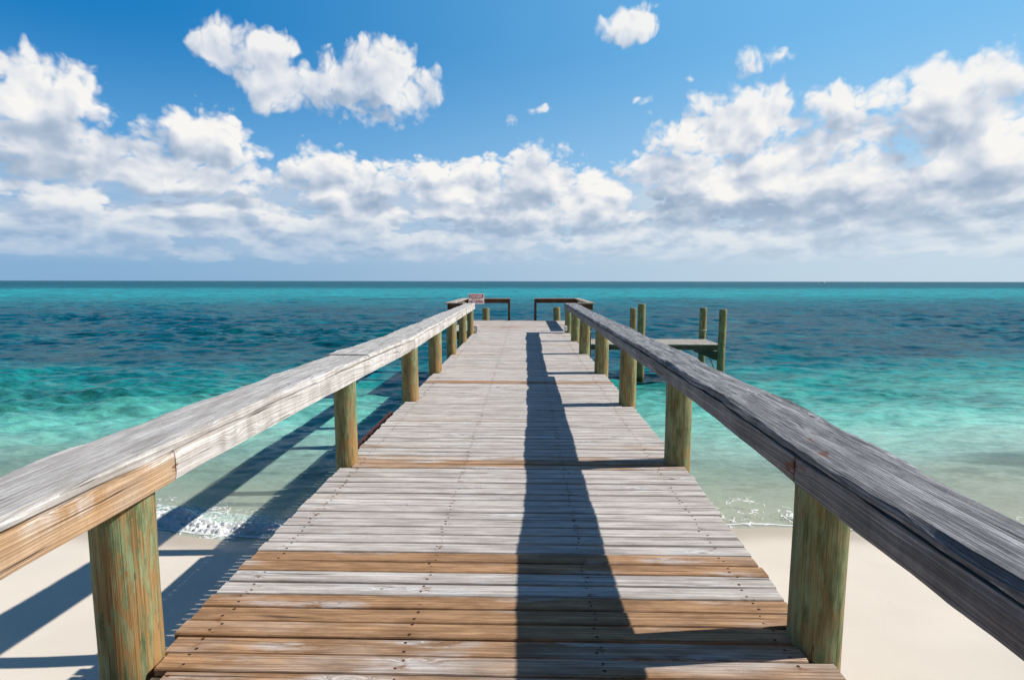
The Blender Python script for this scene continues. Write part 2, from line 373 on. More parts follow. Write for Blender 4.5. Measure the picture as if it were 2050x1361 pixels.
def post_mat():
    m, t, b, o = new_mat('treated_post_wood')
    x, y, z = t.sep(t.objc()); oi = t.n.new('ShaderNodeObjectInfo'); rnd = oi.outputs['Random']
    ang = t.m('ARCTAN2', y, x); off = t.mul(rnd, 40.)
    cx_, sy_ = t.m('COSINE', ang), t.m('SINE', ang)
    s1 = t.noise(t.comb(t.mul(cx_, 9), t.mul(sy_, 9), t.add(t.mul(z, 2.1), off)), 1, 5, .68)
    s2 = t.noise(t.comb(t.mul(cx_, 28), t.mul(sy_, 28), t.add(t.mul(z, 1.6), off)), 1, 4, .65)
    bl = t.noise(t.comb(t.mul(cx_, 2.0), t.mul(sy_, 2.0), t.add(t.mul(z, 3.0), off)), 1, 6, .7)
    bl2 = t.noise(t.comb(t.mul(cx_, 2.4), t.mul(sy_, 2.4), t.add(t.mul(z, 5.5), t.mul(off, 2.))), 1, 6, .66, .6)
    knots = t.vor(t.comb(t.mul(cx_, 2.2), t.mul(sy_, 2.2), t.add(t.mul(z, 3.2), off)), 1.)
    c = t.mix(t.rng(bl, .34, .62), (.075, .105, .045), (.27, .335, .18))
    c = t.mix(t.mul(t.rng(t.add(t.mul(bl2, .65), t.mul(s1, .35)), .455, .55), t.rng(t.add(t.attr('ochre'), t.mul(rnd, .3)), -.5, .6)), c, t.mix(t.rng(s2, .35, .65), (.16, .09, .035), (.40, .25, .105)))
    low = t.rng(t.attr('ochre'), 0., 1.)
    c = t.mix(t.mul(t.rng(t.add(s1, t.mul(bl, .6)), .60, .95), low), c, (.40, .215, .08))
    c = t.mix(t.mul(t.rng(s2, .50, .30), .6), c, (.09, .085, .035))
    chk = t.noise(t.comb(t.mul(cx_, 16), t.mul(sy_, 16), t.add(t.mul(z, .55), t.mul(off, 1.7))), 1, 2, .5)
    crack = t.mul(t.rng(chk, .345, .30), t.rng(bl, .42, .55))
    c = t.mix(t.mul(crack, .85), c, (.03, .025, .012))
    c = t.mix(t.mul(t.rng(knots, .09, .05), .7), c, (.1, .05, .02))
    wet = t.rng(t.sep(t.pos())[2], -1.9, -2.15)
    c = t.mix(t.mul(wet, .8), c, (.025, .03, .018))
    t.l.new(c, b.inputs['Base Color']); b.inputs['Roughness'].default_value = .75; b.inputs['Specular IOR Level'].default_value = .25
    h = t.add(t.mul(s2, .6), t.add(t.mul(s1, .6), t.mul(crack, -1.5)))
    t.l.new(t.bump(h, .7, .006), b.inputs['Normal'])
    return m
M_post = post_mat()
M_nail = simple('rusty_nail', (.09, .035, .02), .7, .3, .4)
M_steel = simple('rusty_steel', (.11, .035, .025), .75, .3, .5, 30)
M_black = simple('black_rubber', (.015, .015, .015), .6, 0, .3)
M_grey = simple('grey_plastic', (.62, .63, .66), .5, 0, .05)
M_white = simple('white_paint', (.8, .8, .78), .4, 0, .03)
M_signw = simple('sign_white', (.72, .68, .68), .4, 0, .05)
M_signr = simple('sign_red', (.33, .006, .015), .4, 0, .1)
M_rope = simple('weathered_rope', (.55, .52, .46), .9, 0, .2, 60)
M_hull = simple('boat_gelcoat', (.85, .86, .86), .25, 0, .03)
M_navy = simple('boat_dark_paint', (.02, .04, .08), .3, 0, .1)
M_glass = simple('boat_window', (.03, .05, .07), .1, 0, .1, 5, .8)

# ------------------------------------------------------------------ sand
def shore(x):      # Y of the waterline as a function of X
    x = np.asarray(x, float)
    return 8.25 + .25*np.sin(x*.55+.4) + .22*vnoise(x*.45+3, 0) + .02*np.clip(x, 0, 60)**1.3 - .02*np.clip(-x-4, 0, 60)
WZ = -2.26
def sand_z(X, Y):
    d = Y - shore(X)
    z = WZ - .13*d
    z = np.where(d < -3.6, WZ + .468 + .075*(-d-3.6), z)
    z = np.where(d < -14, WZ + 1.248 + .01*(-d-14), z)
    z = np.where(d > 12, WZ - 1.56 - .03*(d-12), z)
    z = z + .018*fbm(X*.35, Y*.5, 2., 3)*np.clip(-d, .0, 3) + .004*fbm(X*2.2, Y*3.0, 5., 3)
    return z
ys = np.concatenate([np.linspace(-70, 0, 40), np.linspace(.3, 14, 150), np.linspace(14.5, 60, 30)])
xs = np.concatenate([np.linspace(-160, -21, 30), np.linspace(-20, 20, 260), np.linspace(21, 160, 30)])
X, Y = np.meshgrid(xs, ys); Z = sand_z(X, Y)
def npgrid(nr, nc):
    i, j = np.meshgrid(np.arange(nr-1), np.arange(nc-1), indexing='ij'); a = (i*nc+j).ravel()
    return np.stack([a, a+1, a+1+nc, a+nc], 1)
m, t, b, o = new_mat('beach_sand')
p = t.pos(); sx, sy, sz = t.sep(p)
n1 = t.noise(p, .8, 5, .6); n2 = t.noise(p, 60, 3, .7); n3 = t.noise(p, 900, 1, .5)
n4 = t.noise(p, 130, 2, .5)
c = t.mix(n1, (.72, .635, .525), (.81, .725, .615)); c = t.mix(t.mul(t.rng(n2, .5, .75), .15), c, (.6, .5, .38)); c = t.mix(t.mul(t.rng(n4, .74, .80), .6), c, (.28, .22, .16))
wet = t.rng(t.add(sz, t.mul(t.sub(n1, .5), .05)), WZ+.115, WZ+.03)
c = t.mix(wet, c, (.55, .46, .35))
t.l.new(c, b.inputs['Base Color']); t.l.new(t.rng(wet, 0, 1, .9, .35), b.inputs['Roughness'])
b.inputs['Specular IOR Level'].default_value = .25
t.l.new(t.bump(t.add(t.mul(n2, .5), n3), .25, .004), b.inputs['Normal'])
M_sand = m
sand = mesh_obj('sand', np.stack([X, Y, Z], -1).reshape(-1, 3), npgrid(*X.shape), M_sand, smooth=True)
sand['kind'] = 'structure'

# ------------------------------------------------------------------ water
rows = np.exp(np.linspace(math.log(7.2), math.log(500), 860)); rows = np.concatenate([rows, np.exp(np.linspace(math.log(506), math.log(40000), 70))])
u = np.linspace(-1, 1, 760); su = u + np.sign(u)*np.clip(np.abs(u)-.8, 0, 1)**2*45
X = su[None, :]*(rows[:, None]*1.12+4.0); Y = np.repeat(rows[:, None], len(u), 1)
sp = np.repeat((np.gradient(rows))[:, None], len(u), 1); sp = np.maximum(sp, (rows*2.24+8)[:, None]/760)
d = Y-shore(X)
near = np.clip(d/9., 0.06, 1)
Z = np.zeros_like(X); rs = np.random.RandomState(3)
for i in range(90):
    lam = .28*(22.**(rs.rand())); k = 2*math.pi/lam
    a = -math.pi/2 + rs.randn()*.55 + .15
    amp = .0085*lam**.80*(1 if lam < 3.5 else .6)
    ph = rs.rand()*6.28
    att = np.clip((lam/(sp*2.6)-1), 0, 1)
    arg = k*(X*math.cos(a)+Y*math.sin(a)) + ph + 1.3*vnoise(X*.11/lam**.3+i, Y*.11/lam**.3)
    s = np.sin(arg); Z += amp*att*(s + .30*np.cos(2*arg))
gust = .75+.5*fbm(X*.045, Y*.07, 1., 2)
Z = Z*near*gust
# one small breaking swell near the beach
sw = np.exp(-((d-.55-.12*fbm(X*.9, Y*.2, 7., 2))/.26)**2)*(.035+.02*vnoise(X*.8, 1.))*np.clip(1.2+1.4*vnoise(X*.33+8, 3.), 0, 1)
sw2 = np.exp(-((d-2.9-.3*vnoise(X*.4, 2.))/.42)**2)*.05 + np.exp(-((d-5.2-.4*vnoise(X*.3, 12.))/.5)**2)*.05
Z = Z + sw + sw2
Z += WZ
m, t, b, o = new_mat('sea_water')
p = t.pos(); wx, wy, wz = t.sep(p)
w1 = t.noise(t.comb(t.mul(wx, .045), t.mul(wy, .06), 0.), 1, 5, .6)
w2 = t.noise(t.comb(t.mul(wx, .35), t.mul(wy, .8), 4.), 1, 5, .6)
w3 = t.noise(t.comb(t.mul(wx, .006), t.mul(wy, .012), 9.), 1, 6, .6)
ly = t.m('LOGARITHM', t.m('MAXIMUM', wy, 2.), 10.)
side = t.mul(wx, t.m('DIVIDE', .055, t.m('MAXIMUM', wy, 5.)))
lw = t.add(ly, t.add(t.mul(t.sub(w1, .5), .36), t.add(t.mul(t.sub(w2, .5), .07), t.mul(t.sub(w3, .5), .18))))
f = t.rng(t.sub(lw, side), .85, 3.35, 0, 1, False)
def ps(dist): return (math.log10(dist)-.85)/2.5
col = t.ramp(f, [(ps(8.0), (.70, .69, .59)), (ps(9.3), (.56, .65, .54)), (ps(11.5), (.40, .63, .53)), (ps(15.5), (.16, .50, .42)), (ps(20), (.03, .28, .25)),
                 (ps(24.), (.006, .17, .19)), (ps(27), (.003, .085, .115)), (ps(42), (.003, .080, .113)), (ps(70), (.002, .085, .13)), (ps(105), (.002, .17, .22)),
                 (ps(160), (.002, .33, .37)), (ps(270), (.002, .31, .36)), (ps(340), (.002, .15, .205)), (ps(700), (.002, .12, .17)), (ps(1500), (.002, .11, .165))])
gr = t.noise(t.comb(t.mul(wx, .16), t.mul(wy, .26), 2.), 1, 6, .62)
mid = t.mul(t.rng(wy, 14, 24), t.rng(wy, 150, 70))
col = t.mix(t.mul(t.mul(t.rng(gr, .50, .64), mid), .45), col, (.005, .17, .19))
col = t.mix(t.mul(t.mul(t.rng(gr, .46, .34), t.rng(wy, 11, 22)), .55), col, (.002, .035, .07))
cn1 = t.noise(t.comb(t.mul(wx, .42), t.mul(wy, 1.1), 12.), 1, 5, .68)
cn2 = t.noise(t.comb(t.mul(wx, .05), t.mul(wy, .14), 15.), 1, 7, .66)
cn0 = t.noise(t.comb(t.mul(wx, 1.5), t.mul(wy, 4.2), 21.), 1, 4, .7)
cnA = t.noise(t.comb(t.mul(wx, 4.), t.mul(wy, 10.), 31.), 1, 3, .7)
cmA = t.mul(t.sub(cnA, .5), t.mul(t.rng(wy, 8, 12, .35, .9), t.rng(wy, 45, 22)))
cmB = t.mul(t.sub(cn0, .5), t.mul(t.rng(wy, 9, 20, .5, 2.3), t.rng(wy, 140, 60)))
cmC = t.add(t.mul(t.sub(cn1, .5), t.rng(wy, 10, 26, .5, 2.4)), t.mul(t.sub(cn2, .5), t.rng(wy, 40, 200, .6, 2.2)))
cmod = t.add(t.add(cmA, cmB), cmC)  # light and dark of the wavelet faces, put into the water colour as noise
col = t.v('SCALE', col, t.m('MAXIMUM', t.add(1.0, cmod), .25))
# weed drifting over the shallows
wd = t.noise(t.comb(t.mul(wx, .5), t.mul(wy, 1.3), 6.), 1, 5, .6)
col = t.mix(t.mul(t.mul(t.rng(wd, .57, .68), t.mul(t.rng(wy, 8.5, 9.5), t.rng(wy, 16, 12))), .4), col, (.14, .20, .16))
wq = t.v('LENGTH', t.comb(t.mul(t.sub(wx, 11.6), .42), t.mul(t.sub(wy, 12.1), 1.25), 0.))
col = t.mix(t.mul(t.rng(t.add(wq, t.mul(t.sub(wd, .5), 2.2)), 1.1, .4), .6), col, (.10, .17, .15))
# foam
sh = t.attr('off')
fo1 = t.noise(t.comb(t.mul(wx, 1.6), t.mul(wy, 2.6), 1.), 1, 6, .7)
lace = t.vor(t.v('ADD', t.v('SCALE', p, 4.5), t.v('SCALE', t.noise(p, 2.5, 4, .6, col=True), 1.8)), 1, 'DISTANCE_TO_EDGE')
lm = t.mul(t.rng(lace, .13, .02), t.mul(t.rng(sh, 2.2, .3), t.rng(fo1, .44, .56)))
edge = t.mul(t.rng(t.m('ABSOLUTE', t.sub(sh, t.mul(fo1, .16))), .05, .01), .55)
solid = t.mul(t.rng(t.m('ABSOLUTE', t.sub(sh, t.add(.30, t.mul(t.sub(fo1, .5), 1.1)))), .17, .03), t.rng(fo1, .52, .60))
solid = t.mul(solid, t.rng(t.noise(t.comb(t.mul(wx, .8), t.mul(wy, .6), 33.), 1, 3, .6), .44, .54))
fm = t.rng(t.m('MAXIMUM', t.mul(lm, .75), t.m('MAXIMUM', edge, solid)), .12, .6)
wcap = t.mul(t.rng(t.noise(t.comb(t.mul(wx, 1.1), t.mul(wy, 3.), 8.), 1, 5, .65), .735, .77), t.rng(wy, 14, 30, .0, .5))
fm = t.m('MAXIMUM', fm, wcap)
col = t.mix(fm, col, (.82, .82, .80))
t.n.remove(b)
bn1 = t.noise(t.comb(t.mul(wx, 3.2), t.mul(wy, 5.), 0.), 1, 4, .6)
bn2 = t.noise(t.comb(t.mul(wx, .45), t.mul(wy, .9), 3.), 1, 6, .65)
bn3 = t.noise(t.comb(t.mul(wx, .05), t.mul(wy, .11), 3.), 1, 8, .7)
far = t.rng(wy, 30, 150)
h = t.add(t.mul(bn1, .035), t.add(t.mul(t.mul(bn2, .55), far), t.mul(t.mul(bn3, 3.5), t.rng(wy, 120, 500))))
h = t.add(h, t.mul(t.mul(fo1, fm), .03))
nrm = t.bump(h, .75, 1.0)
df = t.n.new('ShaderNodeBsdfDiffuse'); t.l.new(col, df.inputs[0]); t.l.new(nrm, df.inputs['Normal'])
gl = t.n.new('ShaderNodeBsdfGlossy'); gl.inputs['Roughness'].default_value = .09; t.l.new(nrm, gl.inputs['Normal'])
fr = t.n.new('ShaderNodeFresnel'); fr.inputs[0].default_value = 1.33; t.l.new(nrm, fr.inputs['Normal'])
rf = t.mul(t.m('MINIMUM', t.mul(fr.outputs[0], .75), .22), t.sub(1.0, fm))
b = t.n.new('ShaderNodeMixShader'); t.l.new(rf, b.inputs[0]); t.l.new(df.outputs[0], b.inputs[1]); t.l.new(gl.outputs[0], b.inputs[2])
tr = t.n.new('ShaderNodeBsdfTransparent'); tr.inputs[0].default_value = (.86, .97, .93, 1)
mx = t.n.new('ShaderNodeMixShader')
af = t.m('MAXIMUM', t.rng(sh, .0, 7.0, .30, 1.0), fm)
t.l.new(af, mx.inputs[0]); t.l.new(tr.outputs[0], mx.inputs[1]); t.l.new(b.outputs[0], mx.inputs[2]); t.l.new(mx.outputs[0], o.inputs[0])
M_water = m
water = mesh_obj('water', np.stack([X, Y, Z], -1).reshape(-1, 3), npgrid(*X.shape), M_water, attrs={'off': np.clip(d, -5, 50).ravel()}, smooth=True)
water['kind'] = 'structure'

# foam: lumps of broken water along the beach
m, t, b, o = new_mat('foam_bubbles')
p = t.pos(); n1 = t.noise(p, 25, 5, .7); n2 = t.vor(p, 60)
t.l.new(t.mix(n1, (.74, .76, .74), (.9, .9, .88)), b.inputs['Base Color']); b.inputs['Roughness'].default_value = .6
t.l.new(t.bump(t.add(n1, t.mul(n2, .7)), .6, .02), b.inputs['Normal']); M_foam = m
V = []; Fq = []
fx = np.arange(-9, 13, .022); fy = np.arange(0, 1.15, .022)
FX, FD = np.meshgrid(fx, fy, indexing='ij')
FY = shore(FX) + FD - .1
amp_x = np.exp(-((FX+5.0)/1.9)**2)*1.15*(.8+.35*vnoise(FX*1.2, 3.)) + .75*np.exp(-((FX-9.3)/1.2)**2)*(.8+.4*vnoise(FX*1.5, 9.))
env = np.exp(-((FD-.55-.22*fbm(FX*.8, 0*FX, 4., 2))/.27)**2)
hgt = env*amp_x*(.060+.085*fbm(FX*1.9, FD*4.0, 2., 3) + .045*np.abs(vnoise(FX*9, FD*11, 4.)) + .035*np.abs(vnoise(FX*21, FD*24, 6.)) + .02*np.abs(vnoise(FX*43, FD*45, 2.))) - .032
FZ = WZ + hgt + .015*fbm(FX*22, FD*22, 8., 2)
Fidx = npgrid(*FX.shape)
keep = (hgt.ravel()[Fidx] > -.03).any(1)
foam = mesh_obj('foam', np.stack([FX, FY, FZ], -1).reshape(-1, 3), Fidx[keep][:, ::-1], M_foam, smooth=True); foam['kind'] = 'stuff'

# ------------------------------------------------------------------ pier
pier = empty('pier', (0, 0, 0))
thing(pier, 'long weathered wooden pier with handrails on round green posts above turquoise sea', 'pier')
rs = np.random.RandomState(11)
PY = [-.3, 2.29, 5.01, 7.78, 10.25, 12.84, 15.3, 17.72]
PYR = [-.1, 2.49, 5.09, 7.56, 10.2, 12.95, 15.7, 18.25]
PL = [(-1.77, .125), (-1.769, .1255), (-1.672, .103), (-1.645, .120), (-1.688, .127), (-1.712, .117), (-1.725, .110), (-1.754, .105)]
PR = [(1.38, .12), (1.389, .117), (1.447, .119), (1.439, .116), (1.446, .126), (1.425, .126), (1.448, .12), (1.459, .118)]
DXR = lambda y: float(np.interp(y, [-3, 2.4, 3.0, 3.7, 4.6, 30], [1.37, 1.39, 1.42, 1.43, 1.485, 1.485]))
tint_list = {18: .62, 19: .66, 20: .74, 21: .82, 22: 1.0, 23: .15, 24: .12, 25: .9, 26: .72}
deck = Acc()
pitch = .1205
def plank_x(acc, xa, xb, y0, y1, z0, z1, rnd, tint, segs=None, mi=0):
    L = xb-xa; n = max(2, int(L/.12)) if segs is None else segs
    w = y1-y0; b = .007
    prof = [(y0+.002, z0), (y0, z1-b*1.3), (y0+b*.4, z1-b*.4), (y0+b*1.4, z1), (y1-b*1.4, z1), (y1-b*.4, z1-b*.4), (y1, z1-b*1.3), (y1-.002, z0)]
    xs_ = np.linspace(xa, xb, n+1); V = []
    wob = .0022*fbm(xs_*1.3, rnd*50., 0, 2); wy = .0022*fbm(xs_*.8+9, rnd*31., 0, 2); sk = (rs.rand()-.5)*.0016
    cup = (rs.rand()-.4)*.0016
    for i, xx in enumerate(xs_):
        for (py_, pz_) in prof:
            c_ = cup*(1-((py_-(y0+y1)/2)/(w/2))**2)
            V.append((xx, py_+wy[i]+sk*(xx), pz_+(wob[i]+c_ if pz_ > z0+.001 else 0)))
    V = np.array(V)
    acc.add(V, grid_faces(n+1, 8, True, True), mi, rnd=rnd, tint=tint, rust=0.)
def nail(acc, x, y, z, r=.006):
    k = 7; V = [(x+r*math.cos(2*math.pi*i/k)*1.25, y+r*math.sin(2*math.pi*i/k), z) for i in range(k)] + [(x, y, z+.0012)]
    acc.add(V, [(i, (i+1) % k, k) for i in range(k)], 1, rnd=0., tint=0., rust=1.)
y = -3.2; i = 0
while y < 18.75:
    y0 = y; y1 = y+pitch-.0095-rs.rand()*.004
    ii = int(round((y-.0)/pitch))
    xa = -1.69+(rs.rand()-.5)*.018; xb = DXR(y)+(rs.rand()-.5)*.016
    yc = (y0+y1)/2
    for k, py_ in enumerate(PY):
        xl, r = PL[k]
        if abs(yc-py_) < r+.02 and xl+r > -1.70: xa = xl+r*.85
        xr, r = PR[k]
        if abs(yc-PYR[k]) < r+.02: xb = xr-r*.85
    if yc < 2.2: xa = -1.56+(rs.rand()-.5)*.012
    elif yc < 2.35: xa = -1.63+(rs.rand()-.5)*.012
    tt = tint_list.get(ii, None)
    if tt is None:
        tt = .5+.35*rs.rand() if ii < 18 else (.66 if ii in (40, 41, 42, 75, 76) else (max(0., rs.randn()*.19+.07)))
    zt = -.001+rs.randn()*.0016
    plank_x(deck, xa, xb, y0, y1, zt-.038, zt, rs.rand(), tt)
    if y > 1.6:
        for X0 in (-1.52, -.55, .36, 1.22):
            if X0 > xb-.05 or X0 < xa+.02: continue
            for f_ in (.25, .75):
                if rs.rand() < .93: nail(deck, X0+rs.randn()*.012, y0+(y1-y0)*f_+rs.randn()*.007, zt+.0012, .0058+.0015*rs.rand())
    y += pitch; i += 1
head_y0 = y
while y < 24.0:
    zt = rs.randn()*.0015
    plank_x(deck, -2.6+(rs.rand()-.5)*.02, 2.28+(rs.rand()-.5)*.02, y, y+pitch-.009, zt-.038, zt, rs.rand(), .25+.25*rs.rand())
    y += pitch
HY = y
dk = deck.build('deck', M_deck, pier, mats=[M_deck, M_nail]); fix_normals(dk)
# sub-structure
for X0 in (-1.60, -.55, .36, 1.30):
    box('stringer', X0-.045, X0+.045, -3.1, 18.7, -.30, -.042, M_beamY, pier, .004, X0)
for k, py_ in enumerate(PY):
    box('cross_beam', PL[k][0]-.1, PR[k][0]+.1, PYR[k]+.16, PYR[k]+.25, -.58, -.305, M_beam, pier, .004, k*.13)
for X0 in (-2.52, -1.3, 0., 1.2, 2.2):
    box('stringer', X0-.04, X0+.04, head_y0+.05, HY-.06, -.30, -.042, M_beamY, pier, .004, X0)
box('fascia', -2.60, 2.28, HY-.05, HY-.005, -.30, -.045, M_beam, pier, .004, .4)
box('fascia', -2.60, -1.72, head_y0+.003, head_y0+.045, -.30, -.045, M_beam, pier, .004, .5)
box('fascia', 1.52, 2.28, head_y0+.003, head_y0+.045, -.30, -.045, M_beam, pier, .004, .6)
def post_geo(cx_, cy_, r, z0, z1, seed, lean=(0, 0), nseg=40, nz=None, flat=None, taper=0.02, dome=True):
    nz = nz or int((z1-z0)/.05)+2
    zs = np.linspace(z0, z1, nz); a = np.linspace(0, 2*math.pi, nseg, endpoint=False)
    A, Zz = np.meshgrid(a, zs)
    rr = r*(1+.035*fbm(np.cos(A)*1.3+seed, np.sin(A)*1.3, Zz*.9, 2)+.014*fbm(np.cos(A)*5+seed, np.sin(A)*5, Zz*1.4, 3)) * (1-taper*(Zz-z0)/(z1-z0))
    x = rr*np.cos(A); y_ = rr*np.sin(A)
    if flat is not None: x, y_ = flat(x, y_, Zz)
    x = x + lean[0]*Zz + .006*vnoise(Zz*.8, seed*3.); y_ = y_+lean[1]*Zz
    V = np.stack([x, y_, Zz], -1).reshape(-1, 3)
    if dome:     # eased top edge
        top = V[-nseg:].copy(); c = top.mean(0); t2 = c+(top-c)*.93; t2[:, 2] += .008; V = np.concatenate([V, t2]); nz += 1
    return V, grid_faces(nz, nseg, True, True)
def make_post(name, x, y, r, ztop, zbot, seed, parent=None, flat=None, lean=(0, 0), och=1., dome=True, och_top=.5):
    V, F = post_geo(0, 0, r, zbot, ztop, seed, lean, flat=flat, dome=dome)
    a = np.clip((och_top-V[:, 2])/.6, 0, 1)*np.clip(.25+V[:, 0]/r, 0, 1)*och
    a[V[:, 2] < -.5] *= .2
    o = mesh_obj(name, V, F, M_post, parent, {'ochre': a}, smooth=True)
    o.location = (x, y, 0)
    for pl in o.data.polygons:
        if len(pl.vertices) > 4: pl.use_smooth = False
    return o
RLY = [-3.2, 0, 1.6, 2.42, 4.98, 7.5, 10.05, 12.7, 15.4, 18.3]
LIN = lambda y: np.interp(y, [-3, 2.42, 4.98, 7.5, 10.05, 12.7, 15.4, 18.3], [-1.60, -1.605, -1.575, -1.51, -1.548, -1.585, -1.63, -1.655])
RIN = lambda y: np.interp(y, [-3, 2.42, 4.98, 7.5, 10.05, 12.7, 15.4, 18.3], [1.19, 1.212, 1.268, 1.29, 1.30, 1.30, 1.31, 1.32])
RTOP = lambda y: np.interp(y, [-3, 1.5, 2.42, 3.4, 4.98, 8, 18.3], [.955, .962, .975, .99, .985, .975, .985])
LTOP = lambda y: np.interp(y, [-3, 1.5, 2.42, 4.98, 7.5, 8.5, 10.05, 18.3], [.96, .966, .972, .962, .945, .955, .95, .965])
for k, py_ in enumerate(PY):
    xl, r = PL[k]
    fl = None
    if k == 2:
        def fl(x, y_, z):      # a flat cut along the inner face, leaving a bulge at the foot
            lim = .094+.050*np.clip((.26-z+.03*np.sin(y_*60))/.13, 0, 1)
            return np.minimum(x, lim), y_
    make_post('post', xl, py_, r*1.01, .93, -3.0-.13*max(0, py_-6), 3.1+k*2.7, pier, fl, (-.004, 0), .8 if k < 2 else 1.1, False, .62)
    xr, r = PR[k]
    make_post('post', xr, PYR[k], r*1.01, .93, -3.0-.13*max(0, py_-6), 50+k*1.9, pier, None, (.0, 0), .8, False, .3)

def rail_plank(acc, y0, y1, fa, fb, ft, fbt, rnd, tint=0., rad=.012, seed=0, wear=.004, rusts=(), step=.03, chipy=.0):
    """plank running along Y; fa/fb = x of the two sides, ft/fbt = z of top/bottom (functions of y)"""
    n = max(3, int((y1-y0)/step)+1); yy_ = np.linspace(y0, y1, n)
    ntop = 14; side = 4
    prof = []       # (u 0..1, w 0..1, du, dw)
    for i_ in range(ntop): prof.append((i_/(ntop-1), 1))
    for i_ in range(1, side): prof.append((1, 1-i_/side))
    for i_ in range(ntop//2): prof.append((1-i_/(ntop//2-1), 0))
    for i_ in range(1, side): prof.append((0, i_/side))
    prof = np.array(prof); U, Wd = prof[:, 0], prof[:, 1]
    A_, B_, T_, Bo = fa(yy_), fb(yy_), ft(yy_), fbt(yy_)
    V = np.zeros((n, len(prof), 3))
    lw = (B_-A_)[:, None]; lh = (T_-Bo)[:, None]
    du = np.minimum(U, 1-U)[None, :]*lw; dw = np.minimum(Wd, 1-Wd)[None, :]*lh
    rr = rad*(1+.9*fbm(yy_*3.+seed, 0, seed, 3))[:, None]; rr = np.clip(rr, .003, .06)
    # round the corners
    cu = np.clip(1-du/rr, 0, 1); cw = np.clip(1-dw/rr, 0, 1)
    inset = rr*(1-1/np.maximum(1, np.sqrt(cu**2+cw**2)))*1.0
    sU = np.sign(U-.5)[None, :]; sW = np.sign(Wd-.5)[None, :]
    V[:, :, 0] = A_[:, None]+U[None, :]*lw - sU*inset*cu
    V[:, :, 2] = Bo[:, None]+Wd[None, :]*lh - sW*inset*cw
    V[:, :, 1] = yy_[:, None]
    nz_ = fbm(V[:, :, 1]*2.2+seed, V[:, :, 0]*22, V[:, :, 2]*22, 4, .6)
    edge = cu*cw
    V[:, :, 2] += wear*nz_*np.where(Wd > .5, 1, .3)[None, :]*(1+2.5*np.maximum(cu, .0)) 
    V[:, :, 0] += wear*nz_*(cu > 0)*1.0
    if chipy:
        ch = np.clip(fbm(yy_*1.7+seed*2, 5., 1., 3)-.15, 0, 1)[:, None]*chipy
        V[:, :, 2] -= ch*np.clip(cu*1.3, 0, 1)*(Wd > .5)[None, :]
    V[0, :, 1] += .004*vnoise(U*5, Wd*5+seed); V[-1, :, 1] += .004*vnoise(U*5, Wd*5+seed+4)
    V = V.reshape(-1, 3)
    ru = np.zeros(len(V))
    for (rx_, ry_, rz_, s_) in rusts:
        ru = np.maximum(ru, np.exp(-(((V[:, 0]-rx_)/s_)**2+((V[:, 1]-ry_)/(s_*1.3))**2+((V[:, 2]-rz_)/s_)**2)))
    acc.add(V, grid_faces(n, len(prof), True, True), 0, rnd=rnd, tint=tint, rust=ru)
cst = lambda c_: (lambda y: np.full_like(np.asarray(y, float), c_))
def ofs(f, c_): return lambda y: f(y)+c_
# left rail
hl = empty('handrail', (0, 0, 0)); hl.parent = pier; hl['label'] = 'sun bleached grey white handrail with orange streaks along the left side'
LO = [(-3.2, 5.47, -1.965, -1.985, 0.), (5.475, 8.62, -1.985, -1.945, -.002), (8.625, 13.2, -1.95, -2.0, .004), (13.205, 18.35, -1.975, -1.975, 0.)]
for k, (a, b_, oa, ob, dz_) in enumerate(LO):
    ac = Acc(); bump_ = .010*(k == 1)
    rail_plank(ac, a, b_, lambda y, a=a, b_=b_, oa=oa, ob=ob, k=k: np.interp(y, [a, a+.35, b_], [oa-(.012 if k else 0), oa, ob])+.008*fbm(y*1.3, k*3., 0, 2), lambda y: LIN(y)-.004+.003*fbm(y*2, 4., 0, 2),
               lambda y, dz_=dz_, a=a, k=k: LTOP(y)+dz_+.006*fbm(y*.9, k*7., 1., 2)+.002*(k > 0)*np.exp(-((y-a-.15)/.35)**2), lambda y: LTOP(y)-.044, .13+k*.21, 0.02, .014, k*3.3, .0025,
               rusts=[(-1.66, 2.22, .97, .045), (-1.64, 2.0, .97, .02)] if k == 0 else ())
    c_ = ac.build('cap_plank', M_railL, hl, smooth=False); fix_normals(c_)
jl = [-3.2, 2.42, 7.52, 12.72, 18.35]
for k in range(4):
    ac = Acc()
    rail_plank(ac, jl[k]+.003, jl[k+1]-.003, ofs(LIN, -.042), LIN, ofs(LTOP, -.049), lambda y, k=k: LTOP(y)-.185+.004*fbm(y*.6, k*4., 0, 2), .31+k*.17, (.60, .20, .3, .2)[k], .006, 20+k, .0018,
               rusts=[(-1.6, 2.42, .86, .05), (-1.6, 2.42, .93, .035)] if k < 2 else ())
    c_ = ac.build('side_board', M_railL, hl); fix_normals(c_)
ac = Acc(); rail_plank(ac, -3.2, 18.33, cst(-1.945), cst(-1.905), ofs(LTOP, -.049), ofs(LTOP, -.185), .77, .2, .006, 31, .0018)
fix_normals(ac.build('side_board', M_railL, hl))
ac = Acc(); rail_plank(ac, -3.2, 18.3, ofs(LIN, -.30), ofs(LIN, -.046), ofs(LTOP, -.0475), ofs(LTOP, -.165), .5, .3, .004, 33, .0)
fix_normals(ac.build('sun_gap_filler', M_railL, hl))  # added filler hidden in the rail, closes the gap under the cap to sunlight
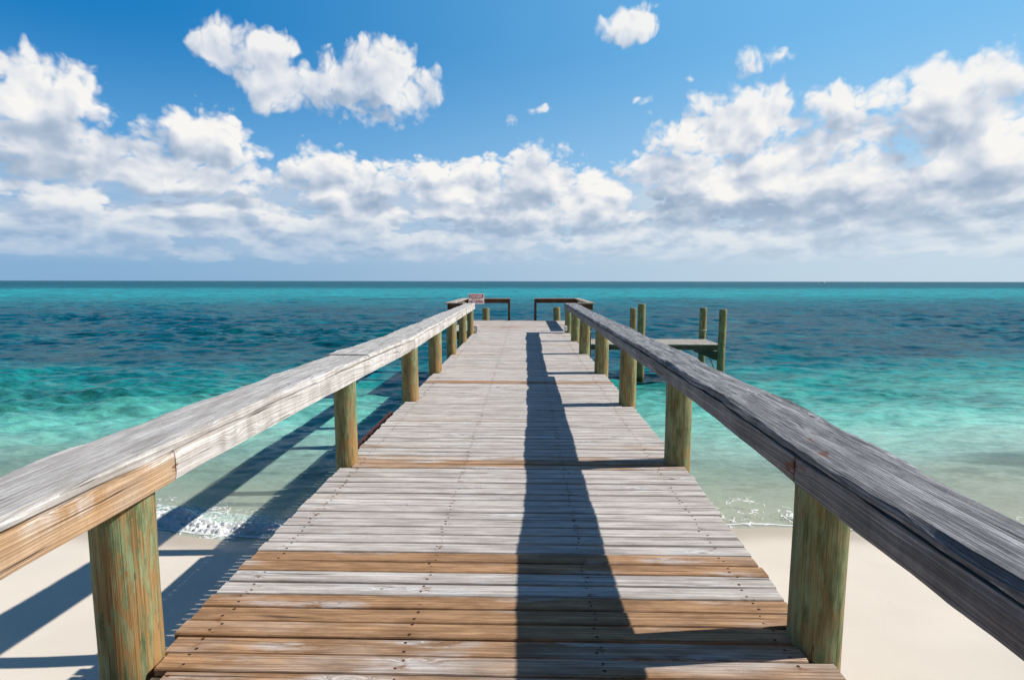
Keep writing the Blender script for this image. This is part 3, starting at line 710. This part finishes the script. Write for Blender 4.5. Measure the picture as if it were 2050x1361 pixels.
# right rail
hr = empty('handrail', (0, 0, 0)); hr.parent = pier; hr['label'] = 'dark grey cracked handrail with raised grain along the right side'
RO = [(-3.2, 3.42, 1.53, 1.57), (3.425, 8.75, 1.60, 1.665), (8.755, 13.6, 1.66, 1.645), (13.605, 18.45, 1.665, 1.715)]
for k, (a, b_, oa, ob) in enumerate(RO):
    ac = Acc()
    rail_plank(ac, a, b_, lambda y: RIN(y)+.008+.006*fbm(y*2.1, 2., 0, 3), lambda y, a=a, b_=b_, oa=oa, ob=ob, k=k: np.interp(y, [a, b_], [oa, ob])+.012*fbm(y*1.1, k*3.+40, 0, 3),
               lambda y, k=k: RTOP(y)+.008*fbm(y*.9, k*7.+20, 1., 2), lambda y: RTOP(y)-.05, .19+k*.23, 0., .013, 60+k*3.3, .0035,
               rusts=[(1.29, 2.32, .97, .05), (1.33, 2.5, .975, .04)] if k == 0 else (), chipy=.012)
    c_ = ac.build('cap_plank', M_railR, hr); fix_normals(c_)
jr = [-3.2, 2.42, 4.99, 10.05, 12.9, 18.45]
for k in range(5):
    ac = Acc()
    rail_plank(ac, jr[k]+.003, jr[k+1]-.003, ofs(RIN, .0+.004*(k == 0)), ofs(RIN, .045), ofs(RTOP, -.056), lambda y, k=k: RTOP(y)-.175+.004*fbm(y*.6, k*4., 3, 2), .41+k*.13, (.35, .3, .2, .2, .2)[k], .007, 80+k, .0025,
               rusts=[(1.21, 2.42, .87, .08), (1.21, 2.42, .93, .05), (1.21, 2.5, .85, .05)] if k < 2 else ())
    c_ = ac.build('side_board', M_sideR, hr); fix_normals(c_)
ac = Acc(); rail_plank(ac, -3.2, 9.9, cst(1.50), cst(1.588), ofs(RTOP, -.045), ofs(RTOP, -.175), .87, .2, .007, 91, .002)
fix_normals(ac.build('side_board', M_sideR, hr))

ac = Acc(); rail_plank(ac, -3.2, 18.4, ofs(RIN, .05), cst(1.50), ofs(RTOP, -.040), ofs(RTOP, -.15), .5, .3, .004, 93, .0)
fix_normals(ac.build('sun_gap_filler', M_sideR, hr))  # same added filler here, keeps sun from leaking through onto the deck shadow
# head railings: two brown L-shaped railings round the end platform
def hrail(nm, lab, pieces, posts):
    e = empty(nm, (0, 0, 0)); e.parent = pier; e['label'] = lab
    for (n_, x0, x1, y0, y1, z0, z1, mt) in pieces: box(n_, x0, x1, y0, y1, z0, z1, mt, e, .005, x0+y0)
    for (x0, y0) in posts: box('post', x0-.05, x0+.05, y0-.05, y0+.05, -1.0, .90, M_brown, e, .005, x0*.3)
    return e
hrail('platform_railing', 'brown railing on the left side of the end platform', [
    ('rail_cap', -2.73, -2.45, 18.83, 24.06, .925, .962, M_headtop), ('rail_cap', -2.445, -.60, 23.86, 24.06, .925, .962, M_headtop), ('rail_cap', -2.445, -2.02, 18.83, 18.97, .925, .962, M_headtop),
    ('rail_board', -2.655, -2.61, 18.95, 24.0, .74, .922, M_headtop), ('rail_board', -2.60, -.62, 23.98, 24.02, .75, .922, M_brown), ('rail_board', -2.655, -1.98, 18.88, 18.92, .72, .922, M_brown)],
    [(-2.655+.1, 18.99), (-2.555, 21.5), (-2.555, 23.9), (-.672, 23.92)])
hrail('platform_railing', 'brown railing on the right side of the end platform', [
    ('rail_cap', 2.16, 2.40, 18.83, 24.06, .935, .972, M_headtop), ('rail_cap', .42, 2.155, 23.86, 24.06, .935, .972, M_headtop), ('rail_cap', 1.80, 2.155, 18.83, 18.97, .935, .972, M_headtop),
    ('rail_board', 2.30, 2.34, 18.95, 24.0, .75, .932, M_headtop), ('rail_board', .43, 2.295, 23.98, 24.02, .76, .932, M_brown), ('rail_board', 1.76, 2.34, 18.88, 18.92, .70, .932, M_brown)],
    [(2.25, 18.99), (2.24, 21.5), (2.24, 23.9), (.472, 23.92)])

# pilings at the pier end and round the landing
def piling(x, y, r, zt, lab, seed, grp):
    o = make_post('piling', x, y, r, zt, -4.2, seed, None, None, ((0.002 if seed % 2 > 1 else -.003), 0), .5)
    thing(o, lab, 'piling', grp); return o
piling(-1.70, HY+.17, .155, .52, 'short piling behind the pier end, left of the opening between the brown railings', 101, 'pilings of the pier end')
piling(1.42, HY+.17, .155, .55, 'short piling behind the pier end, right of the opening between the brown railings', 102.7, 'pilings of the pier end')
piling(4.57, 21.5, .143, .82, 'tallest green piling in front of the side landing, beside a shorter one, left end', 104, 'mooring pilings of the side landing')
piling(7.70, 21.5, .143, .62, 'green piling at the front right corner of the side landing, rightmost of all', 105.5, 'mooring pilings of the side landing')
piling(4.78, 24.2, .143, .53, 'shorter green piling behind the side landing, just left of the tallest one', 107, 'mooring pilings of the side landing')
pb = piling(7.86, 24.35, .15, .54, 'green piling with a rope ring at the rear right of the side landing', 108.5, 'mooring pilings of the side landing')
# side landing
ld = empty('landing', (5, 23, -.8)); thing(ld, 'low wooden side landing of bare planks right of the pier end', 'landing')
ac = Acc(); x_ = 2.35
while x_ < 7.86:
    w_ = .138; rnd = rs.rand(); zt = -.80+rs.randn()*.002
    V, F = box_geo(x_, x_+w_-.009, 21.95+rs.rand()*.02, 24.0+rs.rand()*.02, zt-.038, zt, .004)
    ac.add(V, F, 0, rnd=rnd, tint=rs.rand()*.4, rust=0.); x_ += w_
o = ac.build('deck', M_land, ld); fix_normals(o); o.matrix_parent_inverse = Matrix.Translation(-ld.location)
def lpart(*a, **k):
    o = box(*a, **k); o.matrix_parent_inverse = Matrix.Translation(-ld.location); return o
lpart('fascia', 2.36, 7.84, 21.99, 22.04, -1.03, -.842, M_beam, ld)
lpart('fascia', 2.36, 7.84, 23.92, 23.97, -1.03, -.842, M_beam, ld)
lpart('cross_beam', 7.50, 7.62, 21.6, 24.4, -1.38, -1.034, M_beamY, ld)
lpart('cross_beam', 4.74, 4.86, 21.64, 24.3, -1.38, -1.034, M_beamY, ld)
lpart('cross_beam', 2.50, 2.62, 21.7, 24.4, -1.38, -1.034, M_beamY, ld)
# rope ring and hanging chain
a_ = np.linspace(0, 2*math.pi, 25)
ac = Acc(); V, F = tube_pts([(7.86+.165*math.cos(q), 24.35+.165*math.sin(q), -.42+.012*math.sin(q*2)) for q in a_], .014); ac.add(V, F)
o = ac.build('rope_ring', M_rope, None, True); thing(o, 'pale rope looped round the rear right piling of the side landing', 'rope')
ac = Acc()
pts = [(7.62+.42*s_, 22.6-.3*s_, -1.36-.62*s_-.25*math.sin(s_*3.1)) for s_ in np.linspace(0, 1, 16)]
for i_ in range(15):
    p0, p1 = Vector(pts[i_]), Vector(pts[i_+1]); mdl = (p0+p1)/2; dr = (p1-p0)*.62; sidev = Vector((0, 1, 0)) if i_ % 2 else Vector((.7, .2, .7)).normalized()
    V, F = tube_pts([mdl+dr*math.cos(q)+sidev*.026*math.sin(q) for q in np.linspace(0, 2*math.pi, 11)], .009, 6); ac.add(V, F)
o = ac.build('chain', M_black, None, True); thing(o, 'black chain hanging from the beam under the right end of the side landing', 'chain')

# warning sign
sg = empty('warning_sign', (-1.633, 18.72, .92)); thing(sg, 'white and dark red warning sign at the far end of the left handrail', 'sign')
sg.rotation_euler = (0, 0, R(20))
def spart(o): o.matrix_parent_inverse = Matrix.Translation(-sg.location); return o
spart(box('panel', -1.905, -1.36, 18.745, 18.757, .925, 1.275, M_signw, sg, .003))
spart(box('red_panel', -1.882, -1.383, 18.741, 18.7435, 1.133, 1.255, M_signr, sg, .0008))
spart(box('stake', -1.86, -1.80, 18.76, 18.80, .60, 1.20, M_headtop, sg, .004))
def text(body, name, cx_, cz_, w, h, mat, y_, bold=.0):
    cu = bpy.data.curves.new(name, 'FONT'); cu.body = body; cu.align_x = 'CENTER'; cu.align_y = 'CENTER'; cu.extrude = .0006; cu.offset = bold; cu.size = 1.
    tmp = bpy.data.objects.new('tmp', cu); C.objects.link(tmp)
    dg = bpy.context.evaluated_depsgraph_get(); me = bpy.data.meshes.new_from_object(tmp.evaluated_get(dg)); bpy.data.objects.remove(tmp)
    co = np.array([v.co[:] for v in me.vertices]); mn, mx_ = co.min(0), co.max(0)
    out = np.stack([cx_+(co[:, 0]-(mn[0]+mx_[0])/2)/(mx_[0]-mn[0])*w, y_-co[:, 2]*1.0, cz_+(co[:, 1]-(mn[1]+mx_[1])/2)/(mx_[1]-mn[1])*h], 1)
    me.vertices.foreach_set('co', out.astype(np.float32).ravel()); me.materials.clear(); me.materials.append(mat); me.name = name
    o = bpy.data.objects.new(name, me); C.objects.link(o); o.parent = sg; spart(o); fix_normals(o); return o
text('DANGER', 'lettering', -1.633, 1.194, .43, .088, M_signw, 18.7395, .02)
text('ABSOLUTELY', 'lettering', -1.633, 1.095, .36, .030, M_signr, 18.7435, .02)
text('NO DIVING', 'lettering', -1.633, 1.005, .48, .095, M_signr, 18.7435, .03)

# outlet boxes at the feet of the last posts
def outlet(x, y, z, mat, lab, hh, dark):
    e = empty('outlet_box', (x, y, z)); thing(e, lab, 'outlet box')
    o = box('housing', x-.05, x+.05, y-.05, y+.05, z, z+hh, mat, e, .012); o.matrix_parent_inverse = Matrix.Translation(-e.location)
    o = box('lid', x-.055, x+.055, y-.056, y-.051, z+.03, z+hh-.03, mat, e, .002); o.matrix_parent_inverse = Matrix.Translation(-e.location)
    if dark:
        V, F = tube_pts([(x-.12+.10*math.cos(q), y-.03, z+.12+.10*math.sin(q)) for q in np.linspace(0, 2*math.pi, 21)], .022)
        o = mesh_obj('cable', V, F, M_black, e, smooth=True); o.matrix_parent_inverse = Matrix.Translation(-e.location)
outlet(-1.585, 17.88, .005, M_grey, 'grey outlet box with coiled black cable at the foot of the last left post', .26, True)
outlet(1.335, 17.87, .10, M_white, 'white outlet box on the last right post of the pier', .16, False)

# rusty steel bar beside the deck
rb = Acc(); V, F = box_geo(-1.90, -1.84, 5.72, 7.55, -.19, -.13, .004); rb.add(V, F); V, F = box_geo(-1.838, -1.55, 7.44, 7.53, -.18, -.135, .004); rb.add(V, F)
o = rb.build('steel_bracket', M_steel); fix_normals(o); thing(o, 'rusty dark steel bar along the left edge of the deck beyond the second post', 'bracket')

# boats on the horizon
def boat(x, y, L, rot, lab, hullm, seed):
    e = empty('motor_boat', (x, y, WZ)); e.rotation_euler = (0, 0, rot); thing(e, lab, 'boat', 'boats on the horizon')
    ns = 14; V = []
    for i_ in range(ns):
        s_ = i_/(ns-1); xx = (s_-.5)*L; bw = L*.15*(1-max(0, (s_-.55)/.45)**2.2)*(.9+.1*min(1, s_*6)); fr = L*.10+L*.05*s_**2
        for (a, zf) in ((-.05, 0), (-.6, .12), (-.92, .55), (-1, 1), (1, 1), (.92, .55), (.6, .12), (.05, 0)):
            V.append((xx + (.10*L*s_*s_*zf), a*max(bw, .02), -L*.03+fr*zf+L*.03*zf))
    o = mesh_obj('hull', V, grid_faces(ns, 8, True, True), hullm, e); fix_normals(o)
    V, F = box_geo(-L*.12, L*.16, -L*.085, L*.085, L*.135, L*.235, L*.015); V = np.array(V); V[:, 0] -= (V[:, 2]-L*.135)*.45*(V[:, 0] > 0); o = mesh_obj('cabin', V, F, M_hull, e); fix_normals(o)
    V, F = box_geo(-L*.10, L*.12, -L*.088, L*.088, L*.18, L*.215, L*.004); o = mesh_obj('window', V, F, M_glass, e); fix_normals(o)
    V, F = box_geo(-L*.14, L*.08, -L*.08, L*.08, L*.30, L*.312, L*.003); o = mesh_obj('roof', V, F, M_hull, e); fix_normals(o)
    for sx in (-.1, .05):
        V, F = tube_pts([(sx*L, L*.06, L*.23), (sx*L, L*.06, L*.305)], L*.006, 6); mesh_obj('pole', V, F, M_hull, e)
def onh(px_, dist):
    d_ = fw*1100+r2*(px_-1025)-u2*(563.3-680.5); k_ = dist/math.hypot(d_.x, d_.y); return d_.x*k_, d_.y*k_
bx, by = onh(1649, 1900); boat(bx, by, 14.0, .35, 'larger white motor boat on the horizon at the right', M_hull, 1)
bx, by = onh(1637, 2600); boat(bx, by, 8.0, .1, 'tiny white boat on the horizon just left of the larger boat', M_hull, 2)
bx, by = onh(1463, 2900); boat(bx, by, 9.0, .2, 'tiny dark boat on the horizon above the side landing', M_navy, 3)
